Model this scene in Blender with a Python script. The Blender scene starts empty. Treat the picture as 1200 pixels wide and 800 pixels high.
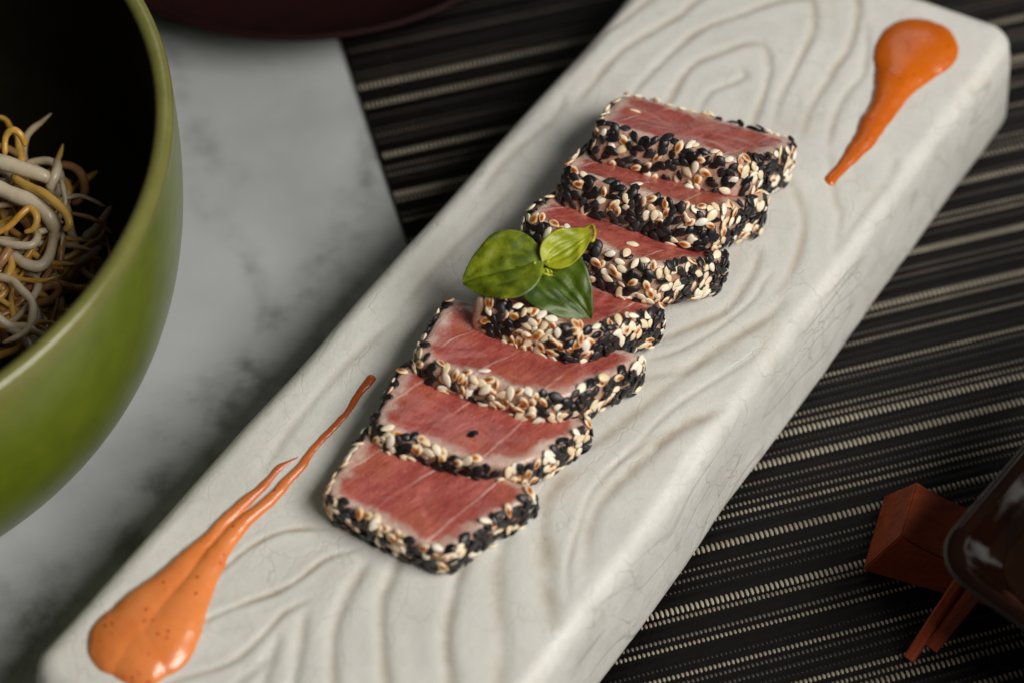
import bpy, math, random
import numpy as np
from mathutils import Vector, Matrix

random.seed(7)
rng = np.random.default_rng(7)
SC = bpy.context.scene
COL = SC.collection
CM = 0.01                                   # everything below is laid out in centimetres
R = math.radians

# ------------------------------------------------------------------ camera
F_PX, PITCH, DIST, TZ = 2700.0, 54.0, 66.0, 4.0     # focal length in pixels of a 1200 px wide frame
FW = np.array([0, math.cos(R(PITCH)), -math.sin(R(PITCH))])
RT = np.array([1.0, 0, 0]); UP = np.cross(RT, FW)
CAMP = np.array([0, 0, TZ]) - DIST * FW
cam_d = bpy.data.cameras.new('camera'); cam = bpy.data.objects.new('camera', cam_d); COL.objects.link(cam)
cam.location = Vector(CAMP) * CM
cam.rotation_euler = (R(90 - PITCH), 0, 0)
cam_d.sensor_width = 36; cam_d.lens = F_PX / 1200 * 36
cam_d.clip_start = 0.02; cam_d.clip_end = 50
cam_d.dof.use_dof = True
cam_d.dof.focus_distance = 0.655
cam_d.dof.aperture_fstop = 5.6
SC.camera = cam

def at(px, py, z):
    """point (cm) at height z seen at a place of the 1200x800 photograph"""
    d = FW + RT * ((px - 600) / F_PX) + UP * ((400 - py) / F_PX)
    return CAMP + d * ((z - CAMP[2]) / d[2])

# ------------------------------------------------------------------ light
world = bpy.data.worlds.new('World'); SC.world = world; world.use_nodes = True
bg = world.node_tree.nodes['Background']
bg.inputs[0].default_value = (1.0, 0.90, 0.80, 1); bg.inputs[1].default_value = 0.036

def area(name, loc, target, size, size_y, energy, color):
    l = bpy.data.lights.new(name, 'AREA'); l.shape = 'RECTANGLE'; l.size = size; l.size_y = size_y
    l.energy = energy; l.color = color
    o = bpy.data.objects.new(name, l); COL.objects.link(o)
    o.location = loc
    o.rotation_euler = (Vector(target) - Vector(loc)).to_track_quat('-Z', 'Y').to_euler()
    return o
area('window_light', (0.80, -0.46, 1.08), (0.0, 0.0, 0.03), 0.95, 0.6, 25.0, (1.0, 0.97, 0.92))
area('back_window_light', (0.25, 1.35, 1.05), (0.0, 0.0, 0.03), 0.8, 0.5, 1.5, (0.93, 0.97, 1.0))

SC.view_settings.view_transform = 'Standard'; SC.view_settings.look = 'None'
SC.view_settings.exposure = 0.0; SC.view_settings.gamma = 1.0
SC.view_settings.use_curve_mapping = False

# ------------------------------------------------------------------ helpers
def mesh(name, V, Fc, mats=(), smooth=True, fmat=None, attrs=None):
    me = bpy.data.meshes.new(name)
    V = np.asarray(V, float) * CM
    me.from_pydata(V.tolist(), [], [tuple(int(i) for i in f) for f in Fc])
    for m in mats: me.materials.append(m)
    if smooth: me.polygons.foreach_set('use_smooth', [True] * len(me.polygons))
    if fmat is not None: me.polygons.foreach_set('material_index', list(fmat))
    for k, v in (attrs or {}).items():
        a = me.attributes.new(k, 'FLOAT', 'POINT'); a.data.foreach_set('value', np.asarray(v, float).ravel())
    me.update()
    return me

def link(name, me, parent=None, loc=(0, 0, 0)):
    o = bpy.data.objects.new(name, me); COL.objects.link(o)
    o.location = Vector(loc) * CM
    if parent is not None: o.parent = parent
    return o

def thing(name, label, cat, group=None, loc=(0, 0, 0), me=None):
    o = link(name, me, None, loc)
    o['label'] = label; o['category'] = cat
    if group: o['group'] = group
    return o

def grid_faces(n, m, wrap_n=False, wrap_m=False):
    i = np.arange(n if wrap_n else n - 1); j = np.arange(m if wrap_m else m - 1)
    I, J = np.meshgrid(i, j, indexing='ij'); I2 = (I + 1) % n; J2 = (J + 1) % m
    return np.stack([I * m + J, I2 * m + J, I2 * m + J2, I * m + J2], -1).reshape(-1, 4)

def catmull(P, n=8):
    P = np.asarray(P, float)
    Q = np.vstack([2 * P[0] - P[1], P, 2 * P[-1] - P[-2]])
    out = []
    for k in range(len(P) - 1):
        a, b, c, d = Q[k:k + 4]
        for t in np.linspace(0, 1, n, endpoint=False):
            out.append(.5 * (2 * b + (c - a) * t + (2 * a - 5 * b + 4 * c - d) * t * t + (3 * b - a - 3 * c + d) * t ** 3))
    out.append(P[-1])
    return np.array(out)

_tab = rng.random((64, 64, 64))
def vnoise(P):
    """smooth value noise in [-1, 1]"""
    P = np.asarray(P, float)
    if P.shape[-1] == 2: P = np.concatenate([P, np.zeros(P.shape[:-1] + (1,))], -1)
    i = np.floor(P).astype(int); f = P - i; f = f * f * (3 - 2 * f)
    r = 0
    for dx in (0, 1):
        for dy in (0, 1):
            for dz in (0, 1):
                w = (f[..., 0] if dx else 1 - f[..., 0]) * (f[..., 1] if dy else 1 - f[..., 1]) * (f[..., 2] if dz else 1 - f[..., 2])
                r = r + w * _tab[(i[..., 0] + dx) % 64, (i[..., 1] + dy) % 64, (i[..., 2] + dz) % 64]
    return 2 * r - 1

def tube(P, rad, n=8, flat=1.0, caps=True):
    """tube mesh along a polyline with a radius per point"""
    P = np.asarray(P, float); rad = np.broadcast_to(rad, (len(P),))
    T = np.gradient(P, axis=0); T /= np.linalg.norm(T, axis=1)[:, None] + 1e-9
    up = np.array([0.13, 0.21, 0.97]); V = []
    for p, t, r in zip(P, T, rad):
        a = np.cross(t, up); a /= np.linalg.norm(a) + 1e-9; b = np.cross(a, t)
        for k in range(n):
            c, s = math.cos(2 * math.pi * k / n), math.sin(2 * math.pi * k / n)
            V.append(p + r * (a * c + b * s * flat))
    Fc = [tuple(f) for f in grid_faces(len(P), n, wrap_m=True)]
    if caps:
        Fc.append(tuple(range(n))); Fc.append(tuple(reversed(range((len(P) - 1) * n, len(P) * n))))
    return np.array(V), Fc

def join(parts):
    V, Fc, k = [], [], 0
    for v, f in parts:
        V.append(np.asarray(v)); Fc += [tuple(int(i) + k for i in q) for q in f]; k += len(v)
    return np.vstack(V), Fc

# ------------------------------------------------------------------ materials
class NT:
    def __init__(s, name):
        s.m = bpy.data.materials.new(name); s.m.use_nodes = True
        s.t = s.m.node_tree; s.b = s.t.nodes['Principled BSDF']
    def n(s, typ, **kw):
        x = s.t.nodes.new(typ)
        for k, v in kw.items():
            if isinstance(k, str) and hasattr(x, k) and k not in x.inputs: setattr(x, k, v)
        return x
    def l(s, a, b): s.t.links.new(a, b)
    def val(s, inp, v):
        if hasattr(v, 'is_linked') or isinstance(v, bpy.types.NodeSocket): s.l(v, inp)
        else: inp.default_value = v
    def math(s, op, a, b=0.0, c=None):
        x = s.n('ShaderNodeMath', operation=op); s.val(x.inputs[0], a); s.val(x.inputs[1], b)
        if c is not None: s.val(x.inputs[2], c)
        return x.outputs[0]
    def mix(s, f, a, b, mode='MIX'):
        x = s.t.nodes.new('ShaderNodeMix'); x.data_type = 'RGBA'; x.blend_type = mode
        s.val(x.inputs[0], f); s.val(x.inputs[6], a); s.val(x.inputs[7], b)
        return x.outputs[2]
    def obj(s, scale=100.0, sc3=None, rot=None):
        tc = s.n('ShaderNodeTexCoord'); mp = s.n('ShaderNodeMapping')
        s.l(tc.outputs['Object'], mp.inputs[0])
        mp.inputs['Scale'].default_value = sc3 or (scale,) * 3
        if rot: mp.inputs['Rotation'].default_value = rot
        return mp.outputs[0]
    def noise(s, vec, scale, detail=4, rough=.5, dist=0.0):
        x = s.n('ShaderNodeTexNoise'); s.l(vec, x.inputs['Vector'])
        x.inputs['Scale'].default_value = scale; x.inputs['Detail'].default_value = detail
        x.inputs['Roughness'].default_value = rough; x.inputs['Distortion'].default_value = dist
        return x.outputs[0]
    def ramp(s, f, stops):
        x = s.n('ShaderNodeValToRGB'); s.l(f, x.inputs[0]); e = x.color_ramp.elements
        while len(e) < len(stops): e.new(.5)
        for el, (p, c) in zip(e, stops):
            el.position = p; el.color = (c, c, c, 1) if isinstance(c, (int, float)) else tuple(c) + (1,)
        return x.outputs[0]
    def smooth(s, f, lo, hi):
        x = s.n('ShaderNodeMapRange', interpolation_type='SMOOTHSTEP'); s.val(x.inputs[0], f)
        x.inputs[1].default_value = lo; x.inputs[2].default_value = hi
        return x.outputs[0]
    def attr(s, name):
        x = s.n('ShaderNodeAttribute'); x.attribute_name = name; return x.outputs['Fac']
    def bump(s, h, strength, dist):
        x = s.n('ShaderNodeBump'); s.l(h, x.inputs['Height'])
        x.inputs['Strength'].default_value = strength; x.inputs['Distance'].default_value = dist * CM
        s.l(x.outputs[0], s.b.inputs['Normal']); return x
    def set(s, color=None, rough=None, **kw):
        if color is not None: s.val(s.b.inputs['Base Color'], color if not isinstance(color, tuple) else tuple(color) + (1,) * (4 - len(color)))
        if rough is not None: s.val(s.b.inputs['Roughness'], rough)
        for k, v in kw.items(): s.val(s.b.inputs[k.replace('_', ' ')], v)
        return s.m
C4 = lambda *c: tuple(c) + (1,)

def m_marble():
    s = NT('marble'); v = s.obj(100)
    wn = s.n('ShaderNodeTexNoise'); s.l(v, wn.inputs['Vector']); wn.inputs['Scale'].default_value = .22; wn.inputs['Detail'].default_value = 5
    wv = s.t.nodes.new('ShaderNodeVectorMath'); wv.operation = 'MULTIPLY_ADD'
    s.l(wn.outputs['Color'], wv.inputs[0]); wv.inputs[1].default_value = (5, 5, 0); s.l(v, wv.inputs[2])
    sp = s.n('ShaderNodeSeparateXYZ'); s.l(wv.outputs[0], sp.inputs[0])
    X, Y = sp.outputs[0], sp.outputs[1]
    def vein(px, py, ang, width):  # soft dark line, drawn for veins and for painted shade alike
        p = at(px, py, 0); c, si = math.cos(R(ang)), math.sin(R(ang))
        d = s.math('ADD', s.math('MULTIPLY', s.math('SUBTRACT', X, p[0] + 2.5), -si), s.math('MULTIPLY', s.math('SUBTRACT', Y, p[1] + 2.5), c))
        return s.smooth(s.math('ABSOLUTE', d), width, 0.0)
    ve = s.math('MAXIMUM', vein(420, 235, 68, 1.0), vein(215, 560, 52, 2.4))  # first a vein; second a vein widened to paint shade by the slab
    ve = s.math('MAXIMUM', ve, vein(110, 660, 50, 2.2))  # no vein: dark shading at the near left painted into the marble
    ve = s.math('MAXIMUM', ve, vein(350, 430, 52, 2.6))  # no vein: the slab's soft shadow deepened in the marble colour
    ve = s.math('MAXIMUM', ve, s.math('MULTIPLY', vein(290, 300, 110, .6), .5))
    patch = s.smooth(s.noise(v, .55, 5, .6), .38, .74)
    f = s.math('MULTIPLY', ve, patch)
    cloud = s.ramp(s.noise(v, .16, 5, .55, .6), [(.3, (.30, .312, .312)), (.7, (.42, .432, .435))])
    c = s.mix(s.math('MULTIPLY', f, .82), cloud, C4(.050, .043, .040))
    return s.set(c, .28)

def m_slab():
    s = NT('crackled_glaze'); v = s.obj(100)
    g = s.attr('groove'); side = s.attr('side')
    base = s.ramp(s.noise(v, .35, 5, .6), [(.3, (.555, .55, .508)), (.7, (.645, .636, .592))])
    fine = s.noise(v, 5, 3, .6)
    base = s.mix(s.math('MULTIPLY', s.smooth(fine, .5, .75), .28), base, C4(.49, .48, .43))
    base = s.mix(s.math('MULTIPLY', s.smooth(s.noise(v, .45, 4, .7), .52, .75), .35), base, C4(.53, .47, .37))
    base = s.mix(s.math('MULTIPLY', s.smooth(s.noise(v, 22, 2, .6), .56, .75), .22), base, C4(.38, .36, .31))
    # stain lying in the carved lines
    st = s.math('MULTIPLY', g, s.smooth(s.noise(v, .7, 3, .6), .25, .7))
    base = s.mix(s.math('MULTIPLY', st, .85), base, C4(.29, .205, .115))
    base = s.mix(s.math('MULTIPLY', s.smooth(s.noise(v, 1.1, 6, .7), .50, .72), .30), base, C4(.47, .455, .40))
    base = s.mix(s.math('MULTIPLY', s.math('MULTIPLY', side, s.smooth(s.noise(v, .8, 5, .7), .45, .70)), .45), base, C4(.42, .415, .37))
    # crackle
    vo = s.n('ShaderNodeTexVoronoi', feature='DISTANCE_TO_EDGE')
    wn = s.n('ShaderNodeTexNoise'); s.l(v, wn.inputs['Vector']); wn.inputs['Scale'].default_value = 1.2
    wv = s.t.nodes.new('ShaderNodeVectorMath'); wv.operation = 'MULTIPLY_ADD'
    s.l(wn.outputs['Color'], wv.inputs[0]); wv.inputs[1].default_value = (.9, .9, .9); s.l(v, wv.inputs[2])
    s.l(wv.outputs[0], vo.inputs['Vector']); vo.inputs['Scale'].default_value = .85
    ck = s.smooth(vo.outputs['Distance'], .03, .0)
    ck = s.math('MULTIPLY', ck, s.smooth(s.noise(v, .5, 2), .38, .62))
    base = s.mix(s.math('MULTIPLY', s.math('MULTIPLY', ck, s.math('ADD', .40, s.math('MULTIPLY', side, .60))), .50), base, C4(.34, .32, .28))
    # wavy lines of grain carried over the side faces
    vg = s.obj(100, (100, 100, 100), (0, 0, R(-56.4)))
    mg = s.t.nodes.new('ShaderNodeMapping'); s.l(vg, mg.inputs[0]); mg.inputs['Scale'].default_value = (.11, .3, .42)
    mg.inputs['Rotation'].default_value = (0, R(9), 0)
    fld = s.noise(mg.outputs[0], 1.0, 1.6, .4, .0)
    fc = s.math('ABSOLUTE', s.math('SUBTRACT', s.math('FRACT', s.math('MULTIPLY', fld, 9.0)), .5))
    ln = s.math('MULTIPLY', s.smooth(fc, .11, .0), s.math('MULTIPLY', side, s.smooth(s.noise(v, .35, 2), .30, .60)))
    base = s.mix(s.math('MULTIPLY', ln, .36), base, C4(.31, .28, .23))
    sp = s.smooth(s.noise(v, 9, 2, .5), .76, .80)
    base = s.mix(s.math('MULTIPLY', sp, .5), base, C4(.2, .17, .13))
    h = s.math('SUBTRACT', s.math('ADD', s.math('MULTIPLY', s.noise(v, 3.2, 5, .65), .7), s.math('MULTIPLY', s.noise(v, 16, 3, .6), .35)), s.math('ADD', s.math('MULTIPLY', ck, .25), s.math('MULTIPLY', ln, .4)))
    s.bump(h, .5, .06)
    return s.set(base, s.ramp(s.noise(v, 2.0, 3), [(.3, .34), (.7, .48)]), IOR=1.45)

def m_flesh():
    s = NT('seared_tuna'); v = s.obj(100)
    e = s.attr('edge'); side = s.attr('wall')
    nz = s.noise(v, 1.6, 4, .6)
    core = s.smooth(s.math('ADD', e, s.math('MULTIPLY', s.math('SUBTRACT', nz, .5), .8)), .17, .48)
    # fibres and fat lines run obliquely across the slice
    vr = s.obj(100, (100, 100, 100), (0, 0, R(-68)))
    mp = s.t.nodes.new('ShaderNodeMapping'); s.l(vr, mp.inputs[0]); mp.inputs['Scale'].default_value = (.5, 2.3, 1)
    fib = s.noise(mp.outputs[0], 1.2, 6, .68, 1.6)
    red = s.ramp(fib, [(.28, (.22, .029, .026)), (.46, (.36, .066, .052)), (.60, (.44, .105, .080)), (.78, (.55, .19, .15))])
    blot = s.noise(v, .8, 3, .5)
    red = s.mix(s.math('MULTIPLY', s.smooth(blot, .45, .7), .5), red, C4(.47, .125, .055))
    red = s.mix(s.math('MULTIPLY', s.smooth(s.noise(v, 1.7, 5, .7), .52, .72), .38), red, C4(.24, .028, .03))
    red = s.mix(s.math('MULTIPLY', s.smooth(s.noise(mp.outputs[0], 4.0, 4, .7), .60, .78), .3), red, C4(.66, .32, .26))
    # fat lines
    oi = s.n('ShaderNodeObjectInfo')
    sx = s.n('ShaderNodeSeparateXYZ'); s.l(vr, sx.inputs[0])
    bend = s.math('MULTIPLY', s.math('SUBTRACT', s.noise(v, .35, 2), .5), .8)
    q = s.math('ADD', s.math('ADD', sx.outputs[1], bend), s.math('MULTIPLY', oi.outputs['Random'], 1.3))
    fr = s.math('ABSOLUTE', s.math('SUBTRACT', s.math('FRACT', s.math('DIVIDE', q, 1.55)), .5))
    fat = s.math('MULTIPLY', s.smooth(s.math('ADD', fr, s.math('MULTIPLY', s.math('SUBTRACT', s.noise(v, 5, 3, .6), .5), .03)), .042, .0), s.smooth(s.noise(v, 1.0, 3), .36, .62))
    thin = s.math('MULTIPLY', s.smooth(s.math('ABSOLUTE', s.math('SUBTRACT', s.noise(mp.outputs[0], .9, 3), .5)), .012, .0), .12)
    fat = s.math('MAXIMUM', fat, thin)
    red = s.mix(s.math('MULTIPLY', fat, .55), red, C4(.70, .46, .40))
    pale = s.ramp(s.noise(v, 3.5, 4, .6), [(.3, (.50, .32, .26)), (.7, (.64, .49, .41))])
    c = s.mix(core, pale, red)
    wall = s.ramp(s.noise(v, 2.5, 4, .6), [(.3, (.40, .20, .13)), (.7, (.58, .38, .28))])
    c = s.mix(side, c, wall)
    s.bump(s.math('ADD', s.math('MULTIPLY', fib, .8), s.math('SUBTRACT', s.noise(v, 9, 4, .7), s.math('MULTIPLY', fat, -.3))), .7, .06)
    return s.set(c, s.ramp(s.noise(v, 4, 3), [(.3, .22), (.7, .45)]), Subsurface_Weight=.25,
                 Subsurface_Radius=(.004, .0016, .001), Coat_Weight=.55, Coat_Roughness=.12)

def m_seed(name, kind):
    s = NT(name); oi = s.n('ShaderNodeObjectInfo'); rnd = oi.outputs['Random']
    v = s.obj(100)
    if kind == 'black':
        c = s.ramp(rnd, [(0, (.008, .007, .009)), (1, (.022, .018, .018))])
        s.bump(s.noise(v, 14, 3), .35, .02)
        return s.set(c, s.math('ADD', .30, s.math('MULTIPLY', rnd, .2)))
    pale = s.ramp(rnd, [(0, (.80, .62, .38)), (.5, (.90, .78, .58)), (1, (.92, .86, .73))])
    if kind == 'toasted':
        sx = s.n('ShaderNodeSeparateXYZ'); s.l(v, sx.inputs[0])
        # a scorched spot in the middle of each face
        d = s.math('SQRT', s.math('ADD', s.math('POWER', s.math('DIVIDE', s.math('ADD', sx.outputs[0], .03), .125), 2), s.math('POWER', s.math('DIVIDE', sx.outputs[1], .066), 2)))
        d = s.math('ADD', d, s.math('MULTIPLY', s.math('SUBTRACT', s.noise(v, 8, 3), .5), .8))
        f = s.smooth(d, 1.35, .25)
        rim = s.mix(s.math('MULTIPLY', rnd, .35), pale, C4(.62, .27, .06))
        burnt = s.mix(rnd, C4(.42, .09, .012), C4(.20, .035, .008))
        mid = s.mix(s.smooth(d, 1.5, .7), rim, C4(.64, .25, .045))
        c = s.mix(s.smooth(d, .95, .3), mid, burnt)
    else:
        c = s.mix(s.math('MULTIPLY', s.smooth(s.noise(v, 7, 2), .55, .75), .35), pale, C4(.60, .30, .09))
    s.bump(s.noise(v, 12, 3), .2, .015)
    return s.set(c, .34, Subsurface_Weight=.15, Subsurface_Radius=(.002, .001, .0006))

def m_sauce(name, col, tail_col, speck=True):
    s = NT(name); v = s.obj(100); t = s.attr('tail')
    c = s.mix(s.smooth(s.noise(v, .9, 3), .35, .7), C4(*col), C4(col[0] * .9, col[1] * .8, col[2] * .7))
    c = s.mix(s.math('MULTIPLY', s.smooth(t, .25, .95), .9), c, C4(*tail_col))
    vo = s.n('ShaderNodeTexVoronoi'); s.l(v, vo.inputs['Vector']); vo.inputs['Scale'].default_value = 4.8
    rad = s.n('ShaderNodeSeparateColor'); s.l(vo.outputs['Color'], rad.inputs[0])
    sp = s.math('MULTIPLY', s.smooth(s.math('ADD', vo.outputs['Distance'], s.math('MULTIPLY', s.math('SUBTRACT', s.noise(v, 14, 2), .5), .15)), .30, .14), s.smooth(s.math('ADD', rad.outputs[0], s.math('MULTIPLY', s.math('SUBTRACT', s.noise(v, .9, 2), .5), 1.2)), .66, .72))
    c = s.mix(s.math('MULTIPLY', sp, .8), c, C4(.36, .014, .004))
    s.bump(s.math('ADD', s.math('MULTIPLY', s.noise(v, 2.2, 4, .6), .8), s.math('MULTIPLY', sp, .4)), .3, .08)
    return s.set(c, s.ramp(s.noise(v, 1.5, 3), [(.35, .2), (.65, .38)]), Subsurface_Weight=.3, Subsurface_Radius=(.004, .0015, .0006), Coat_Weight=.25, Coat_Roughness=.12)

def m_leaf(name, a, b, vein):
    s = NT(name); v = s.obj(100)
    f = s.noise(v, 1.5, 5, .65)
    c = s.mix(s.smooth(f, .36, .64), C4(*a), C4(*b))
    c = s.mix(s.math('MULTIPLY', s.attr('vein'), .55), c, C4(*vein))
    s.bump(s.noise(v, 9, 5, .7), .5, .03)
    m = s.set(c, .40, Subsurface_Weight=.2, Subsurface_Radius=(.0008, .0014, .0003))
    s.b.inputs['Transmission Weight'].default_value = 0
    return m

def m_simple(name, c1, c2, scale, rough, bump=0.0, rough2=None, **kw):
    s = NT(name); v = s.obj(100)
    n = s.noise(v, scale, 5, .6)
    if bump: s.bump(s.noise(v, scale * 4, 4), bump, .05)
    return s.set(s.ramp(n, [(.3, c1), (.7, c2)]), rough if rough2 is None else s.ramp(n, [(.3, rough), (.7, rough2)]), **kw)

def m_wood(name, dark, light):
    s = NT(name); v = s.obj(100, (18, 140, 140))
    n = s.noise(v, 1.6, 6, .65, 1.2)
    c = s.ramp(n, [(.25, dark), (.75, light)])
    s.bump(n, .2, .03)
    return s.set(c, .45, Specular_IOR_Level=.35)

def m_glaze_green():
    s = NT('green_glaze'); v = s.obj(100)
    n = s.noise(v, 1.1, 5, .6)
    body = s.ramp(n, [(.3, (.092, .122, .004)), (.7, (.122, .156, .007))])
    rimc = s.ramp(n, [(.3, (.14, .13, .036)), (.7, (.195, .18, .06))])
    c = s.mix(s.math('MULTIPLY', s.attr('rim'), .75), body, rimc)
    c = s.mix(s.math('MULTIPLY', s.smooth(s.noise(v, 5, 3, .6), .66, .74), .35), c, C4(.06, .06, .008))
    s.bump(s.noise(v, 4, 4, .6), .2, .05)
    return s.set(c, .28, Coat_Weight=.2, Coat_Roughness=.25)

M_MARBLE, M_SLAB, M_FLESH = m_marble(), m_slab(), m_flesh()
M_BLACK, M_PALE, M_TOAST = m_seed('black_sesame', 'black'), m_seed('white_sesame', 'pale'), m_seed('toasted_sesame', 'toasted')
M_SAUCE1 = m_sauce('orange_sauce', (.74, .235, .062), (.34, .06, .010))
M_SAUCE2 = m_sauce('deep_orange_sauce', (.57, .125, .003), (.50, .10, .003))

# ------------------------------------------------------------------ the table
V = np.array([(-150, -90, 0), (110, -90, 0), (110, 130, 0), (-150, 130, 0), (-150, -90, -3), (110, -90, -3), (110, 130, -3), (-150, 130, -3)], float)
Fc = [(0, 1, 2, 3), (7, 6, 5, 4), (0, 4, 5, 1), (1, 5, 6, 2), (2, 6, 7, 3), (3, 7, 4, 0)]
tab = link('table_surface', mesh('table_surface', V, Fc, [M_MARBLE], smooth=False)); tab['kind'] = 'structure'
tab['label'] = 'pale grey marble table top with dark veins and shade painted in along the slab'

# ------------------------------------------------------------------ the woven placemat
MA = R(16.0)
ME_, MT_ = np.array([math.cos(MA), math.sin(MA)]), np.array([-math.sin(MA), math.cos(MA)])
m_corner = at(437, 160, .2)[:2]
S0 = float(m_corner @ ME_)
PITCH_ROW = 0.283
T_ANCHOR = float(at(900, 621, .25)[:2] @ MT_)
mat = thing('placemat', 'dark brown and black woven placemat with rows of light dots under the stone serving slab', 'placemat', loc=(0, 0, 0))
mat.location = (Vector((ME_[0] * S0, ME_[1] * S0, 0))) * CM
mat.rotation_euler = (0, 0, MA)
MW = 46.0
k_lo, k_hi = -62, 104
M_MAT = m_simple('black_vinyl', (.0026, .0021, .0021), (.0052, .0042, .0040), 2.0, .66, .3, Specular_IOR_Level=.2)
def m_thread(name, c1, c2, rough):
    s = NT(name); v = s.obj(100, (100, 100, 100)); oi = s.n('ShaderNodeObjectInfo')
    n = s.noise(v, 1.2, 4, .7)
    f = s.math('ADD', s.math('MULTIPLY', n, .7), s.math('MULTIPLY', oi.outputs['Random'], .3))
    return s.set(s.ramp(f, [(.3, c1), (.75, c2)]), rough)
M_TH = {'B': m_thread('cream_thread', (.20, .17, .125), (.40, .35, .265), .5),
        'S': m_thread('beige_thread', (.12, .098, .070), (.31, .265, .195), .5),
        'm': m_thread('taupe_thread', (.045, .034, .027), (.115, .092, .070), .52),
        'F': m_thread('brown_thread', (.014, .009, .008), (.034, .022, .019), .55)}
# base cloth: low round ribs lying along the rows
prof = []
for k in range(k_lo, k_hi):
    for q in range(5):
        y = (k + q / 5) * PITCH_ROW
        prof.append((y, .10 + .035 * abs(math.sin(math.pi * (q / 5 + .5)))))
prof = np.array(prof)
n = len(prof)
V = np.vstack([np.stack([np.full(n, x), prof[:, 0] + T_ANCHOR, prof[:, 1]], -1) for x in (0, MW * .25, MW * .5, MW * .75, MW)])
Fc = [tuple(f) for f in grid_faces(5, n)]
b0 = len(V)
V = np.vstack([V, [[0, prof[0, 0] + T_ANCHOR, .01], [MW, prof[0, 0] + T_ANCHOR, .01], [MW, prof[-1, 0] + T_ANCHOR, .01], [0, prof[-1, 0] + T_ANCHOR, .01]]])
Fc += [(b0, b0 + 3, b0 + 2, b0 + 1), tuple([b0] + list(range(0, n)) + [b0 + 3])]
link('woven_cloth', mesh('woven_cloth', V, Fc, [M_MAT]), mat)
def thread_mesh(kind):
    pitch, amp, wid = {'B': (.150, .050, .155), 'S': (.135, .042, .078), 'm': (.135, .034, .072), 'F': (.135, .026, .075)}[kind]
    nb = int(MW / pitch); xs, zs, ws = [], [], []
    for i in range(nb):
        for q, (h, w) in enumerate(((-.9, .35), (.55, .85), (1, 1), (.55, .85))):
            xs.append((i + q / 4) * pitch); zs.append(.125 + amp * h); ws.append(wid * w)
    xs, zs, ws = map(np.array, (xs, zs, ws))
    V = np.stack([np.stack([xs, s * ws, zs - dz * ws * .55], -1) for s, dz in ((-1, 1), (-.55, .25), (0, 0), (.55, .25), (1, 1))], 1).reshape(-1, 3)
    return mesh('woven_thread', V, [tuple(f) for f in grid_faces(len(xs), 5)], [M_TH[kind]])
TH = {k: thread_mesh(k) for k in 'BSmF'}
PAT = 'BKmmFKBSKmSKKSmKFSSBFKBKmFSSmK'
for k in range(k_lo + 1, k_hi - 1):
    c = PAT[(-k) % len(PAT)]
    if c == 'K': c = 'F' if k % 3 == 0 else None
    if k > 58: c = {'S': 'm', 'm': 'F'}.get(c, c)
    if c is None: continue
    o = link('woven_thread', TH[c], mat, (random.uniform(.02, .12), T_ANCHOR + k * PITCH_ROW + random.uniform(-.018, .018), random.uniform(-.012, .006)))
    o.rotation_euler = (0, 0, random.uniform(-.0007, .0007))

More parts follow.
